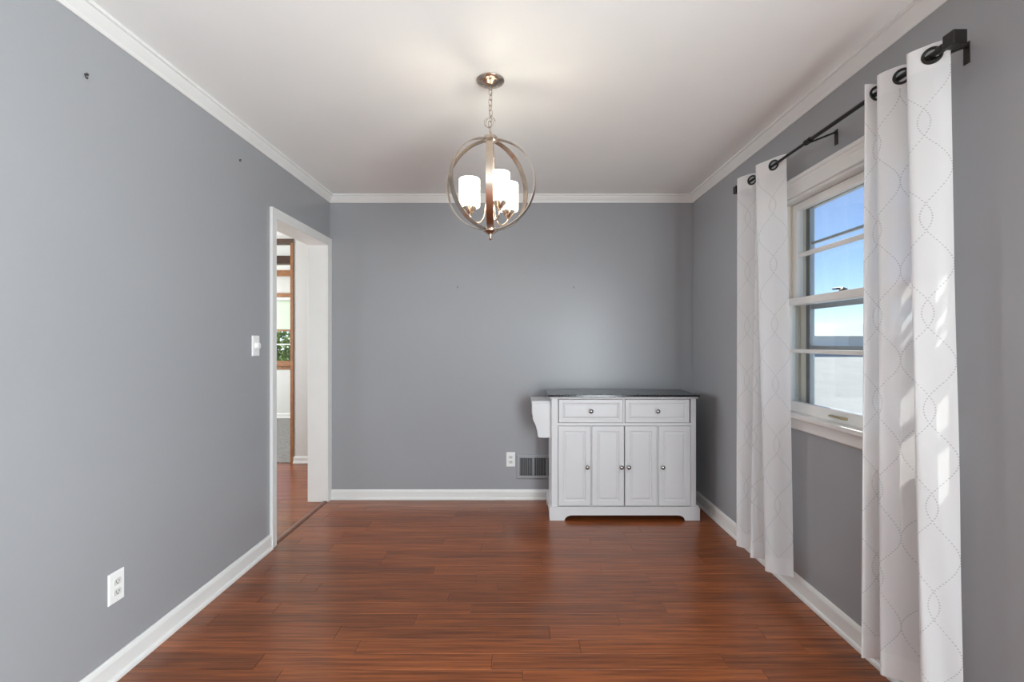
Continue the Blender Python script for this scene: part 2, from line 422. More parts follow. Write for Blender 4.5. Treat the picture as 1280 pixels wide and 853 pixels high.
bm = bmesh.new(); extrude_poly(bm, bbp(0.072), lambda a, b: (-2.335, HY - a, b), lambda a, b: (-0.4, HY - a, b))
struct('baseboard_hall', bm, M_trim, 'white baseboard of the hall wall', 'baseboard')
bm = bmesh.new(); extrude_poly(bm, [(p[0], p[1] + 0.012) for p in bbp(0.08)], lambda a, b: (-5.5, FY - a, b), lambda a, b: (-1.5, FY - a, b))
struct('baseboard_far_room', bm, M_trim, 'white baseboard of the far room under its window', 'baseboard')
bm = bmesh.new(); extrude_poly(bm, CR, lambda a, b: (HXL, HY - a, ZC + b), lambda a, b: (-0.4, HY - a, ZC + b))
struct('trim_4', bm, M_trim, 'white crown moulding of the hall', 'moulding')
# oak opening in the hall wall, beams and oak crown of the far room
tr = thing('trim_5', 'brown oak casing around the far room opening', 'casing', kind='structure')
obj('casing_side', B(-2.367, -2.337, HY - 0.012, HY + 0.112, 0.0, 2.293), M_oak, tr)
obj('casing_side', B(-3.75, -3.72, HY - 0.012, HY + 0.112, 0.0, 2.293), M_oak, tr)
obj('casing_head', B(-3.75, -2.337, HY - 0.012, HY + 0.112, 2.293, 2.335), M_dark, tr)
for yb, nm in ((6.55, 'nearer dark ceiling beam of the far room'),):
    tag(obj('trim_6', B(-5.5, -1.5, yb, yb + 0.14, 2.335, ZC), M_dark), nm, 'beam', kind='structure')
tag(obj('trim_7', B(-5.5, -1.5, FY - 0.04, FY, 2.345, ZC), M_oak), 'oak crown moulding above the far room window', 'moulding', kind='structure')

# ------------------------------------------------------------------ cased doorway
door = thing('door_1', 'white painted cased doorway without a door leaf', 'doorway', kind='structure')
jt = 0.016
obj('jamb', B(XLO - 0.002, XL + 0.002, DY0 - jt, DY0, 0, DZ, 0.001), M_trim, door)
obj('jamb', B(XLO - 0.002, XL + 0.002, DY1, DY1 + jt, 0, DZ, 0.001), M_trim, door)
obj('head_jamb', B(XLO - 0.002, XL + 0.002, DY0 - jt, DY1 + jt, DZ, DZ + jt, 0.001), M_trim, door)
def casing_prof(wd): return [(0, 0), (0.010, 0), (0.012, 0.003), (0.012, wd * 0.35), (0.014, wd * 0.42), (0.015, wd * 0.8), (0.017, wd * 0.86), (0.017, wd), (0, wd)]
CW = 0.061
bm = bmesh.new(); extrude_poly(bm, casing_prof(CW), lambda a, b: (XL + a, DY0 - b, 0), lambda a, b: (XL + a, DY0 - b, DZ + b)); obj('casing', bm, M_trim, door)
bm = bmesh.new(); extrude_poly(bm, casing_prof(0.062), lambda a, b: (XL + a, DY1 + b, 0), lambda a, b: (XL + a, DY1 + b, DZ + b)); obj('casing', bm, M_trim, door)
bm = bmesh.new(); extrude_poly(bm, casing_prof(CW), lambda a, b: (XL + a, DY0 - b, DZ + b), lambda a, b: (XL + a, DY1 + b, DZ + b)); obj('head_casing', bm, M_trim, door)
for y0, y1 in ((DY0 - 0.06, DY0), (DY1, DY1 + 0.06)):
    obj('casing', B(XLO - 0.015, XLO, y0, y1, 0, DZ + 0.06, 0.002), M_trim, door)
obj('head_casing', B(XLO - 0.015, XLO, DY0, DY1, DZ, DZ + 0.06, 0.002), M_trim, door)
# threshold strip (rounded T section)
th = [(-0.034, 0.0005), (-0.030, 0.006), (-0.018, 0.009), (-0.006, 0.009), (0.003, 0.006), (0.0065, 0.0005), (0.0065, -0.004), (-0.034, -0.004)]
M_thresh = painted('reddish_threshold_wood', (0.16, 0.055, 0.026), 0.32, 0.2, 20.0)
bm = bmesh.new(); extrude_poly(bm, th, lambda a, b: (XL + a, DY0 + 0.001, b), lambda a, b: (XL + a, DY1 - 0.001, b)); obj('threshold', bm, M_thresh, door)

# ------------------------------------------------------------------ window in the right wall
win = thing('window_1', 'white double-hung window behind the curtains', 'window', kind='structure')
bm = bmesh.new()
cp = [(0, 0), (0.012, 0), (0.015, 0.004), (0.015, 0.05), (0.018, 0.056), (0.019, 0.068), (0.026, 0.072), (0.027, 0.085), (0.024, 0.09), (0, 0.09)]
extrude_poly(bm, cp, lambda a, b: (XR - a, WY0 - b, WZ1 + b), lambda a, b: (XR - a, WY1 + b, WZ1 + b)); obj('head_casing', bm, M_trim, win)
for yy, s in ((WY0, -1), (WY1, 1)):
    bm = bmesh.new(); extrude_poly(bm, cp, lambda a, b: (XR - a, yy + s * b, WZ0), lambda a, b: (XR - a, yy + s * b, WZ1 + b)); obj('side_casing', bm, M_trim, win)
# stool and apron
obj('stool', B(XR - 0.045, XR + 0.03, WY0 - 0.10, WY1 + 0.10, WZ0 - 0.022, WZ0, 0.004), M_trim, win)
obj('sill', B(XR + 0.03, XRO + 0.03, WY0, WY1, WZ0 - 0.03, WZ0 - 0.004), M_trim, win)
bm = bmesh.new(); ap = [(0, 0), (0.010, 0), (0.016, 0.006), (0.016, 0.048), (0.020, 0.054), (0.020, 0.060), (0, 0.060)]
extrude_poly(bm, ap, lambda a, b: (XR - a, WY0 - 0.09, WZ0 - 0.082 + b), lambda a, b: (XR - a, WY1 + 0.09, WZ0 - 0.082 + b)); obj('apron', bm, M_trim, win)
# jamb liners
for y0, y1 in ((WY0, WY0 + 0.012), (WY1 - 0.012, WY1)):
    obj('jamb_liner', B(XR, XRO, y0, y1, WZ0, WZ1), M_trim, win)
    s = 1 if y0 == WY0 else -1; yi = y1 if s == 1 else y0
    obj('parting_stop', B(XR + 0.044, XR + 0.050, min(yi, yi + s * 0.010), max(yi, yi + s * 0.010), WZ0, WZ1), M_track, win)
    obj('balance_track', B(XR + 0.086, XR + 0.112, min(yi, yi + s * 0.022), max(yi, yi + s * 0.022), WZ0, WZ1), M_track, win)
    obj('inner_stop', B(XR, XR + 0.008, min(yi, yi + s * 0.008), max(yi, yi + s * 0.008), WZ0, WZ1), M_trim, win)
obj('head_liner', B(XR, XRO, WY0, WY1, WZ1 - 0.012, WZ1), M_trim, win)
def sash(name, x0, x1, z0, z1, bot, top, muntin_z, label):
    s = obj(name, B(x0, x1, WY0 + 0.014, WY0 + 0.056, z0, z1, 0.002), M_sash, win)   # near stile carries the sash
    if label: s['label'] = label
    obj('stile', B(x0, x1, WY1 - 0.056, WY1 - 0.014, z0, z1, 0.002), M_sash, s)
    obj('bottom_rail', B(x0, x1, WY0 + 0.055, WY1 - 0.055, z0, z0 + bot, 0.002), M_sash, s)
    obj('top_rail', B(x0, x1, WY0 + 0.055, WY1 - 0.055, z1 - top, z1, 0.002), M_sash, s)
    obj('muntin', B(x0 + 0.004, x1 - 0.004, WY0 + 0.055, WY1 - 0.055, muntin_z - 0.010, muntin_z + 0.010, 0.003), M_sash, s)
    xm = (x0 + x1) / 2
    for a, b in ((z0 + bot, muntin_z - 0.0095), (muntin_z + 0.0095, z1 - top)):
        obj('pane', B(xm - 0.002, xm + 0.002, WY0 + 0.054, WY1 - 0.054, a - 0.002, b + 0.002), M_glass, s)
    return s
ls = sash('lower_sash', XR + 0.010, XR + 0.042, WZ0, 1.486, 0.052, 0.036, 1.215, 'inner lower sash with two wide panes')
us = sash('upper_sash', XR + 0.051, XR + 0.083, 1.452, WZ1 - 0.014, 0.036, 0.036, 1.712, 'outer upper sash with two wide panes')
# sash lift
bm = bmesh.new(); tube(bm, [(XR + 0.010, 2.06, 0.928), (XR - 0.006, 2.065, 0.930), (XR - 0.012, 2.085, 0.932), (XR - 0.012, 2.135, 0.932), (XR - 0.006, 2.155, 0.930), (XR + 0.010, 2.16, 0.928)], 0.0055, 8)
obj('lift_handle', bm, M_brass, ls, True)['label'] = 'dull brass sash lift'
# sash lock on the meeting rail
bm = lathe(bmesh.new(), [(0.017, 0), (0.017, 0.006), (0.011, 0.011), (0.006, 0.013)], (XR + 0.028, 2.11, 1.486), 16)
tube(bm, [(XR + 0.028, 2.11, 1.497), (XR + 0.020, 2.135, 1.499), (XR + 0.016, 2.165, 1.500)], [0.006, 0.005, 0.004], 8)
obj('sash_lock', bm, mat('aged_lock_metal', (0.10, 0.09, 0.08), 0.4, 0.8), ls, True)['label'] = 'dark sash lock'
# outer aluminium storm window
st = obj('storm_window', B(XR + 0.125, XR + 0.150, WY0 + 0.012, WY0 + 0.045, WZ0, WZ1 - 0.012), M_alu, win); st['label'] = 'grey aluminium storm window'
obj('storm_stile', B(XR + 0.125, XR + 0.150, WY1 - 0.045, WY1 - 0.012, WZ0, WZ1 - 0.012), M_alu, st)
obj('storm_rail', B(XR + 0.125, XR + 0.150, WY0 + 0.045, WY1 - 0.045, WZ1 - 0.035, WZ1 - 0.012), M_alu, st)
obj('storm_rail', B(XR + 0.125, XR + 0.150, WY0 + 0.045, WY1 - 0.045, WZ0, WZ0 + 0.03), M_alu, st)
for z, t_ in ((1.778, 0.012), (1.445, 0.026), (1.232, 0.020)):
    obj('storm_rail', B(XR + 0.132, XR + 0.146, WY0 + 0.045, WY1 - 0.045, z - t_ / 2, z + t_ / 2), M_alu, st)
for a, b in ((WZ0 + 0.03, 1.222), (1.242, 1.432), (1.458, 1.772), (1.784, WZ1 - 0.035)):
    obj('pane', B(XR + 0.137, XR + 0.140, WY0 + 0.044, WY1 - 0.044, a - 0.001, b + 0.001), M_glass, st)

# simple frames for the added unseen windows behind the camera, in the hall and the far room
def plain_frame(name, label, pts, m=M_trim):
    """pts: list of boxes"""
    t = thing(name, label, 'window', kind='structure')
    for nm, p in pts: obj(nm, B(*p), m, t)
    return t
plain_frame('added_side_window', 'white framed side glazing added behind the viewer, sized to light the ceiling', [
    ('stile', (XR - 0.015, XRO, SY0, SY0 + 0.05, SZ0, SZ1)), ('stile', (XR - 0.015, XRO, SY1 - 0.05, SY1, SZ0, SZ1)),
    ('rail', (XR - 0.015, XRO, SY0 + 0.05, SY1 - 0.05, SZ1 - 0.05, SZ1)), ('rail', (XR - 0.015, XRO, SY0 + 0.05, SY1 - 0.05, SZ0, SZ0 + 0.05))])
plain_frame('added_rear_window', 'wide white framed window added unseen behind the viewer for daylight', [
    ('stile', (-1.9, -1.85, RY0 - 0.13, RY0 + 0.015, 0.7, 2.2)), ('stile', (0.65, 0.7, RY0 - 0.13, RY0 + 0.015, 0.7, 2.2)),
    ('rail', (-1.85, 0.65, RY0 - 0.13, RY0 + 0.015, 2.15, 2.2)), ('rail', (-1.85, 0.65, RY0 - 0.13, RY0 + 0.015, 0.7, 0.75))])

# far room window: oak frame, blind with slats, panes
fw = thing('window_4', 'oak framed far room window with a half lowered blind', 'window', kind='structure')
for nm, p in [('head_casing', (FWX0 - 0.06, FWX1 + 0.06, FY - 0.02, FY, FWZ1, FWZ1 + 0.065)), ('stool', (FWX0 - 0.08, FWX1 + 0.08, FY - 0.06, FY + 0.02, FWZ0 - 0.03, FWZ0 + 0.02)),
              ('apron', (FWX0 - 0.06, FWX1 + 0.06, FY - 0.015, FY, FWZ0 - 0.09, FWZ0 - 0.03)),
              ('side_casing', (FWX0 - 0.06, FWX0, FY - 0.02, FY, FWZ0, FWZ1)), ('side_casing', (FWX1, FWX1 + 0.06, FY - 0.02, FY, FWZ0, FWZ1)),
              ('meeting_rail', (FWX0, FWX1, FY + 0.05, FY + 0.08, 1.44, 1.47)),
              ('stile', (FWX0, FWX0 + 0.04, FY + 0.05, FY + 0.08, FWZ0, FWZ1)), ('stile', (FWX1 - 0.04, FWX1, FY + 0.05, FY + 0.08, FWZ0, FWZ1)),
              ('bottom_rail', (FWX0 + 0.04, FWX1 - 0.04, FY + 0.05, FY + 0.08, FWZ0, FWZ0 + 0.05))]:
    obj(nm, B(*p), M_oak, fw)
obj('pane', B(FWX0 + 0.04, FWX1 - 0.04, FY + 0.063, FY + 0.067, FWZ0 + 0.05, 1.44), M_glass, fw)
obj('pane', B(FWX0 + 0.04, FWX1 - 0.04, FY + 0.063, FY + 0.067, 1.47, FWZ1), M_glass, fw)
obj('sash_bar', B(FWX0 + 0.04, FWX1 - 0.04, FY + 0.05, FY + 0.075, 1.215, 1.235), M_sash, fw)
def blind_mat():
    m = bpy.data.materials.new('pale_translucent_slat'); m.use_nodes = True; t = m.node_tree; t.nodes.clear()
    o = t.nodes.new('ShaderNodeOutputMaterial'); mix = t.nodes.new('ShaderNodeMixShader'); mix.inputs[0].default_value = 0.5
    d = t.nodes.new('ShaderNodeBsdfDiffuse'); d.inputs[0].default_value = (0.80, 0.84, 0.76, 1)
    tr_ = t.nodes.new('ShaderNodeBsdfTranslucent'); tr_.inputs[0].default_value = (0.80, 0.86, 0.78, 1)
    t.links.new(d.outputs[0], mix.inputs[1]); t.links.new(tr_.outputs[0], mix.inputs[2]); t.links.new(mix.outputs[0], o.inputs[0]); return m
M_slat = blind_mat()
blind = tag(obj('window_blind', B(FWX0 + 0.01, FWX1 - 0.01, FY + 0.005, FY + 0.04, FWZ1 - 0.04, FWZ1 - 0.002), M_plate), 'pale slatted blind in the far room window', 'blind')
slat_me = None
z = FWZ1 - 0.06
while z > 1.46:
    if slat_me is None:
        bm = bmesh.new(); q = [(-0.020, -0.006), (0.0, 0.002), (0.020, 0.008), (0.020, 0.0095), (0.0, 0.0035), (-0.020, -0.0045)]
        extrude_poly(bm, q, lambda a, b: (FWX0 + 0.015, a, b), lambda a, b: (FWX1 - 0.015, a, b))
        so = obj('slat', bm, M_slat, blind); slat_me = so.data
    else:
        so = bpy.data.objects.new('slat', slat_me); C.objects.link(so); so.parent = blind
    so.location = (0, FY + 0.024, z); so.rotation_euler = (math.radians(48), 0, 0); z -= 0.030

# ------------------------------------------------------------------ outdoors
tag(obj('ground', B(XRO + 0.1, 90, -40, 120, -1.0, -0.9), M_drive), 'pale concrete ground outside the window', 'ground', kind='structure')
tag(obj('ground', B(-60, XRO + 0.1, FY + 0.2, 120, -1.0, -0.9), M_leaf), 'green lawn outside the far room window', 'lawn', kind='structure')
bm = bmesh.new()
prof = [(13.0, -0.95), (14.0, -0.895), (30.0, 0.5), (60.0, 0.5), (60.0, -0.95)]
extrude_poly(bm, prof, lambda a, b: (6.0, a, b), lambda a, b: (60.0, a, b))
tag(obj('driveway', bm, M_drive), 'pale sunlit driveway rising towards the neighbouring garage', 'driveway', kind='structure')
nh = thing('garage', 'white neighbouring garage with pale roof outside the window', 'building', (18.6, 30.6, 0.5))
obj('wall', B(0, 16, 0, 10, 0, 1.15), M_siding, nh)
bm = bmesh.new()
vs = [bm.verts.new(p) for p in ((-0.4, -0.4, 1.15), (16.4, -0.4, 1.15), (16.4, 10.4, 1.15), (-0.4, 10.4, 1.15), (1.8, 5.0, 2.15), (14.2, 5.0, 2.15))]
for f in ((0, 1, 5, 4), (1, 2, 5), (2, 3, 4, 5), (3, 0, 4), (3, 2, 1, 0)): bm.faces.new([vs[i] for i in f])
obj('roof', bm, M_roof, nh)
obj('garage_door', B(2.5, 7.0, -0.04, 0.0, 0.0, 1.1), M_trim, nh)
# leafy shrub beyond the far room window
sh = thing('shrub', 'yellow-green leafy shrub outside the far room window', 'shrub', (-5.6, 10.6, -0.9))
bm = bmesh.new(); rng = random.Random(3)
for i in range(5200):
    a, h, r = rng.uniform(0, 2 * PI), rng.uniform(0.2, 2.5), 1.5 * math.sqrt(rng.random())
    if h > 2.5 - 0.35 * (r / 1.5) ** 2 * rng.random(): continue
    c = Vector((r * math.cos(a) * 1.1, r * math.sin(a) * 0.6, h))
    q = Quaternion((rng.uniform(-1, 1), rng.uniform(-1, 1), rng.uniform(-1, 1), rng.uniform(-1, 1))).normalized()
    s = rng.uniform(0.05, 0.09)
    bm.faces.new([bm.verts.new(c + q @ Vector(p)) for p in ((-s, 0, 0), (0, -s * 0.45, 0.01), (s, 0, 0), (0, s * 0.45, 0.01))])
obj('foliage', bm, M_leaf, sh)['kind'] = 'stuff'
bm = bmesh.new()
for k in range(5):
    a = k * 1.3; tube(bm, [(0.1 * math.cos(a), 0.1 * math.sin(a), 0), (0.5 * math.cos(a), 0.3 * math.sin(a), 0.9), (0.9 * math.cos(a), 0.5 * math.sin(a), 1.7)], [0.04, 0.03, 0.015], 6)
obj('stem', bm, M_bark, sh)

# ------------------------------------------------------------------ kitchen cart
cart = thing('kitchen_cart', 'white kitchen cart with black top, two drawers and four doors', 'cart', (0.75, 3.40, 0))
def panel_front(bm, x0, x1, z0, z1, yf, th, rings):
    """slab with front at yf and nested rings (inset, depth behind the front)"""
    R = []
    for ins, dep in [(0, th), (0, 0.002), (0.002, 0)] + rings:
        R.append([bm.verts.new((x, yf + dep, z)) for x, z in ((x0 + ins, z0 + ins), (x1 - ins, z0 + ins), (x1 - ins, z1 - ins), (x0 + ins, z1 - ins))])
    for a, b in zip(R, R[1:]):
        for i in range(4): bm.faces.new((a[i], a[(i + 1) % 4], b[(i + 1) % 4], b[i]))
    bm.faces.new(R[-1]); bm.faces.new(R[0]); return bm
def cz(y): return CAMZ - (y - 428) * 3.40 / F
def cx(px): return (px - 647.5) * 3.40 / F - 0.75
D = 0.36
body_z0, body_z1 = 0.09, 0.862
# carcass: sides, back, bottom and face frame
bd = obj('carcass', B(-0.51, -0.49, 0.004, D, 0.02, body_z1), M_cart, cart)
obj('side_panel', B(0.49, 0.51, 0.004, D, 0.02, body_z1), M_cart, cart)
obj('back_panel', B(-0.49, 0.49, D - 0.012, D, 0.02, body_z1), M_cart, cart)
obj('bottom_panel', B(-0.49, 0.49, 0.03, D - 0.012, 0.07, 0.09), M_cart, cart)
xd = [(cx(698.0), cx(738.0)), (cx(740.0), cx(780.0)), (cx(781.2), cx(821.0)), (cx(823.2), cx(863.0))]
zd0, zd1 = cz(632.5), cz(533.0); zw0, zw1 = cz(528.5), cz(499.6)
xw = [(cx(698.5), cx(778.5)), (cx(781.5), cx(861.5))]
obj('face_stile', B(-0.511, xd[0][0] - 0.003, 0.0, 0.022, 0.03, body_z1, 0.001), M_cart, cart)
obj('face_stile', B(xd[3][1] + 0.003, 0.511, 0.0, 0.022, 0.03, body_z1, 0.001), M_cart, cart)
obj('face_rail', B(xd[0][0] - 0.003, xd[3][1] + 0.003, 0.001, 0.022, zd1 + 0.003, zw0 - 0.003), M_cart, cart)
obj('face_rail', B(xd[0][0] - 0.003, xd[3][1] + 0.003, 0.001, 0.022, zw1 + 0.003, body_z1), M_cart, cart)
obj('dark_interior', B(-0.48, 0.48, 0.024, 0.03, 0.09, body_z1 - 0.01), mat('unlit_interior_board', (0.25, 0.25, 0.25), 0.8), cart).name = 'interior_shade_board'  # grey board whose colour stands for the unlit inside of the cart
for a, b in ((xd[0][1], xd[1][0]), (xd[2][1], xd[3][0])):
    obj('face_mullion', B(a + 0.003, b - 0.002, 0.001, 0.022, zd0 - 0.003, zd1 + 0.003), M_cart, cart)
obj('face_mullion', B(xw[0][1] + 0.003, xw[1][0] - 0.003, 0.001, 0.022, zw0 - 0.003, zw1 + 0.003), M_cart, cart)
def knob(parent, x, z):
    bm = lathe(bmesh.new(), [(0.006, 0), (0.005, -0.010), (0.006, -0.014), (0.0135, -0.017), (0.0155, -0.022), (0.0135, -0.027), (0.008, -0.030), (0.002, -0.031)], (x, -0.004, z), 20, 'Y')
    k = obj('knob', bm, M_knob, parent, True); k['label'] = 'brushed nickel knob'
RG = [(0.034, 0.0), (0.037, 0.006), (0.042, 0.007), (0.056, 0.0015), (0.058, 0.0012)]
RGD = [(0.024, 0.0), (0.027, 0.005), (0.031, 0.006), (0.042, 0.0015), (0.044, 0.0012)]
for i, (a, b) in enumerate(xw):
    d = obj('drawer', panel_front(bmesh.new(), a, b, zw0, zw1, -0.004, 0.024, RGD), M_cart, cart)
    knob(d, (a + b) / 2, (zw0 + zw1) / 2)
kx = (cx(733.8), cx(776.2), cx(785.3), cx(827.8))
for i, (a, b) in enumerate(xd):
    d = obj('door', panel_front(bmesh.new(), a, b, zd0, zd1, -0.004, 0.024, RG), M_cart, cart)
    knob(d, kx[i], cz(583.8))
# plinth with arched cut-outs
def plinth_poly(x0, x1, foot, z1, zarch):
    p = [(x0, 0.0), (x0 + foot, 0.0)]
    for k in range(1, 9):
        t = k / 8 * PI / 2
        p.append((x0 + foot + 0.055 * math.sin(t) ** 1.0 * (1) * (k / 8) ** 0.3 if False else x0 + foot + 0.055 * (1 - math.cos(t)), zarch * math.sin(t)))
    q = [(x0 + x1 - a, b) for a, b in reversed(p)]
    return p + q + [(x1, z1 - 0.012), (x1 - 0.008, z1), (x0 + 0.008, z1), (x0, z1 - 0.012)]
bm = bmesh.new(); pp = plinth_poly(-0.526, 0.534, 0.105, 0.097, 0.037)
extrude_poly(bm, pp, lambda a, b: (a, -0.012, b), lambda a, b: (a, 0.006, b)); obj('plinth', bm, M_cart, cart)
for x0, x1 in ((-0.526, -0.508), (0.510, 0.534)):
    bm = bmesh.new(); p2 = plinth_poly(0.006, D + 0.02, 0.07, 0.097, 0.037)
    extrude_poly(bm, p2, lambda a, b: (x0, a, b), lambda a, b: (x1, a, b)); obj('plinth', bm, M_cart, cart)
# cornice and top
bm = bmesh.new(); box(bm, -0.522, 0.522, -0.018, D + 0.005, body_z1, body_z1 + 0.012, 0.004)
obj('top_moulding', bm, M_cart, cart)
obj('countertop', B(-0.54, 0.527, -0.032, D + 0.012, body_z1 + 0.0125, body_z1 + 0.028, 0.003), M_black, cart)['label'] = 'glossy black countertop'
# side rack: two shaped brackets, shelf, towel bar
rk = obj('side_rack', B(-0.651, -0.5105, 0.055, 0.335, 0.822, 0.836, 0.002), M_cart, cart)
br = [(-0.5105, 0.573), (-0.590, 0.573), (-0.601, 0.577), (-0.607, 0.588), (-0.612, 0.620), (-0.618, 0.652), (-0.632, 0.682), (-0.644, 0.704), (-0.646, 0.76), (-0.648, 0.8215), (-0.5105, 0.8215)]
for y0 in (0.050, 0.322):
    bm = bmesh.new(); extrude_poly(bm, br, lambda a, b: (a, y0, b), lambda a, b: (a, y0 + 0.018, b)); obj('bracket', bm, M_cart, rk)
bm = tube(bmesh.new(), [(-0.585, 0.066, 0.70), (-0.585, 0.324, 0.70)], 0.010, 12); obj('towel_bar', bm, M_cart, rk, True)

# ------------------------------------------------------------------ wall register, outlets, switch, anchors
reg = thing('wall_register', 'grey painted wall vent low beside the kitchen cart', 'vent', (0.0, YB, 0))
RX = [-0.014, 0.335]; RZ = [0.163, 0.362]; yo = -0.012
def reg_prof(): return [(0, 0), (-0.004, 0.0), (-0.010, 0.006), (-0.012, 0.012), (-0.012, 0.028), (0, 0.028)]
x0, x1, z0, z1 = RX[0], RX[1], RZ[0], RZ[1]
for nm, f0, f1 in (('frame_top', lambda a, b: (x0 + b, a, z1 - b), lambda a, b: (x1 - b, a, z1 - b)), ('frame_bottom', lambda a, b: (x0 + b, a, z0 + b), lambda a, b: (x1 - b, a, z0 + b)),
                   ('frame_side', lambda a, b: (x0 + b, a, z0 + b), lambda a, b: (x0 + b, a, z1 - b)), ('frame_side', lambda a, b: (x1 - b, a, z0 + b), lambda a, b: (x1 - b, a, z1 - b))):
    obj(nm, extrude_poly(bmesh.new(), reg_prof(), f0, f1), M_wall, reg)
obj('duct_shade_sheet', B(x0 + 0.028, x1 - 0.028, -0.003, -0.0005, z0 + 0.028, z1 - 0.028), M_recess_shade, reg)  # dark sheet painted for the shade inside the duct
for xx in (0.122, 0.232): obj('divider', B(xx - 0.006, xx + 0.006, -0.012, -0.001, z0 + 0.027, z1 - 0.027), M_wall, reg)
sl_me = None; k = 0; xx = x0 + 0.034
while xx < x1 - 0.030:
    if min(abs(xx - 0.122), abs(xx - 0.232)) > 0.010:
        if sl_me is None:
            so = obj('slat', B(-0.0011, 0.0011, -0.0060, -0.0030, z0 + 0.027, z1 - 0.027), M_wall, reg); sl_me = so.data
        else:
            so = bpy.data.objects.new('slat', sl_me); C.objects.link(so); so.parent = reg
        so.location = (xx, 0, 0)
    xx += 0.0115
def outlet(label, loc, rz, group=None):
    t = thing('wall_outlet', label, 'outlet', loc, group); t.rotation_euler = (0, 0, rz)
    bm = bmesh.new(); R = []
    for ins, dep in ((0, 0), (0, -0.003), (0.003, -0.0055)):
        R.append([bm.verts.new((sx * (0.035 - ins), dep, sz * (0.0575 - ins))) for sx, sz in ((-1, -1), (1, -1), (1, 1), (-1, 1))])
    for a, b in zip(R, R[1:]):
        for i in range(4): bm.faces.new((a[i], a[(i + 1) % 4], b[(i + 1) % 4], b[i]))
    bm.faces.new(R[-1]); obj('cover_plate', bm, M_plate, t)
    for s in (-1, 1):
        poly = []
        for i in range(24):
            a = 2 * PI * i / 24; poly.append((max(-0.0172, min(0.0172, 0.0172 * 1.02 * math.cos(a))), max(-0.0115, min(0.0115, 0.0172 * math.sin(a)))))
        bm = extrude_poly(bmesh.new(), poly, lambda a, b: (a, -0.0055, b + s * 0.0195), lambda a, b: (a, -0.008, b + s * 0.0195))
        r = obj('receptacle', bm, mat_recept, t)
        for xs, h in ((-0.0065, 0.0085), (0.0065, 0.0068)):
            obj('slot_shade', B(xs - 0.0011, xs + 0.0011, -0.0084, -0.0079, s * 0.0195 + 0.002 - h / 2, s * 0.0195 + 0.002 + h / 2), M_recess_shade, r)  # dark chip on the face, stands for shade in the slot
        bm = lathe(bmesh.new(), [(0.0026, -0.0079), (0.0026, -0.0084)], (0, 0, s * 0.0195 - 0.0068), 12, 'Y'); obj('ground_hole_shade', bm, M_recess_shade, r)  # dark disc on the face, stands for shade in the hole
    obj('screw', lathe(bmesh.new(), [(0.0032, -0.005), (0.0032, -0.0068)], (0, 0, 0), 12, 'Y'), M_plate, t)
    return t
mat_recept = mat('off_white_receptacle', (0.66, 0.65, 0.62), 0.4)
outlet('white duplex outlet on the end wall beside the vent', ((638.4 - 647.5) * YB / F, YB, CAMZ - (574.5 - 428) * YB / F), 0)
Yo = F * -XL / (647.5 - 144.5)
outlet('white duplex outlet low on the doorway wall near the viewer', (XL, Yo, CAMZ - (733.5 - 428) * Yo / F), PI / 2)
Ysw = F * -XL / (647.5 - 319)
sw = thing('light_switch', 'white dimmer switch with round knob beside the doorway', 'switch', (XL, Ysw, CAMZ - (432.5 - 428) * Ysw / F)); sw.rotation_euler = (0, 0, PI / 2)
bm = bmesh.new(); R = []
for ins, dep in ((0, 0), (0, -0.004), (0.004, -0.007)):
    R.append([bm.verts.new((sx * (0.036 - ins), dep, sz * (0.0585 - ins))) for sx, sz in ((-1, -1), (1, -1), (1, 1), (-1, 1))])
for a, b in zip(R, R[1:]):
    for i in range(4): bm.faces.new((a[i], a[(i + 1) % 4], b[(i + 1) % 4], b[i]))
bm.faces.new(R[-1]); obj('cover_plate', bm, M_plate, sw)
obj('dimmer_knob', lathe(bmesh.new(), [(0.021, -0.006), (0.020, -0.020), (0.018, -0.024), (0.010, -0.026)], (0, 0, 0), 24, 'Y'), M_plate, sw, True)
for s in (-1, 1): obj('screw', lathe(bmesh.new(), [(0.003, -0.006), (0.003, -0.008)], (0, 0, s * 0.045), 10, 'Y'), M_plate, sw)

def anchor(label, loc, rz, big=False):
    t = thing('wall_anchor', label, 'hook', loc, 'leftover picture hooks'); t.rotation_euler = (0, 0, rz); s = 1.1 if big else 0.75
    obj('nail', lathe(bmesh.new(), [(0.003 * s, 0.0), (0.003 * s, -0.008), (0.005 * s, -0.0085), (0.004 * s, -0.011)], (0, 0, 0), 10, 'Y'), M_hook, t)
    bm = tube(bmesh.new(), [(0, -0.002, 0), (0, -0.004, -0.010 * s), (0, -0.009, -0.014 * s), (0, -0.011, -0.009 * s)], 0.0018 * s, 6); obj('hook', bm, M_hook, t)
for px, py, lb, bg_ in ((106, 93, 'dark picture hook high on the doorway wall, nearest the viewer', True), (299, 200, 'dark picture hook on the doorway wall just above the casing height', False)):
    yy = F * -XL / (647.5 - px); anchor(lb, (XL, yy, CAMZ + (428 - py) * yy / F), PI / 2, bg_)
for px, py, lb in ((572, 359, 'small nail in the end wall left of the light reflection'), (717, 359, 'small nail in the end wall above the kitchen cart')):
    anchor(lb, ((px - 647.5) * YB / F, YB, CAMZ + (428 - py) * YB / F), 0)

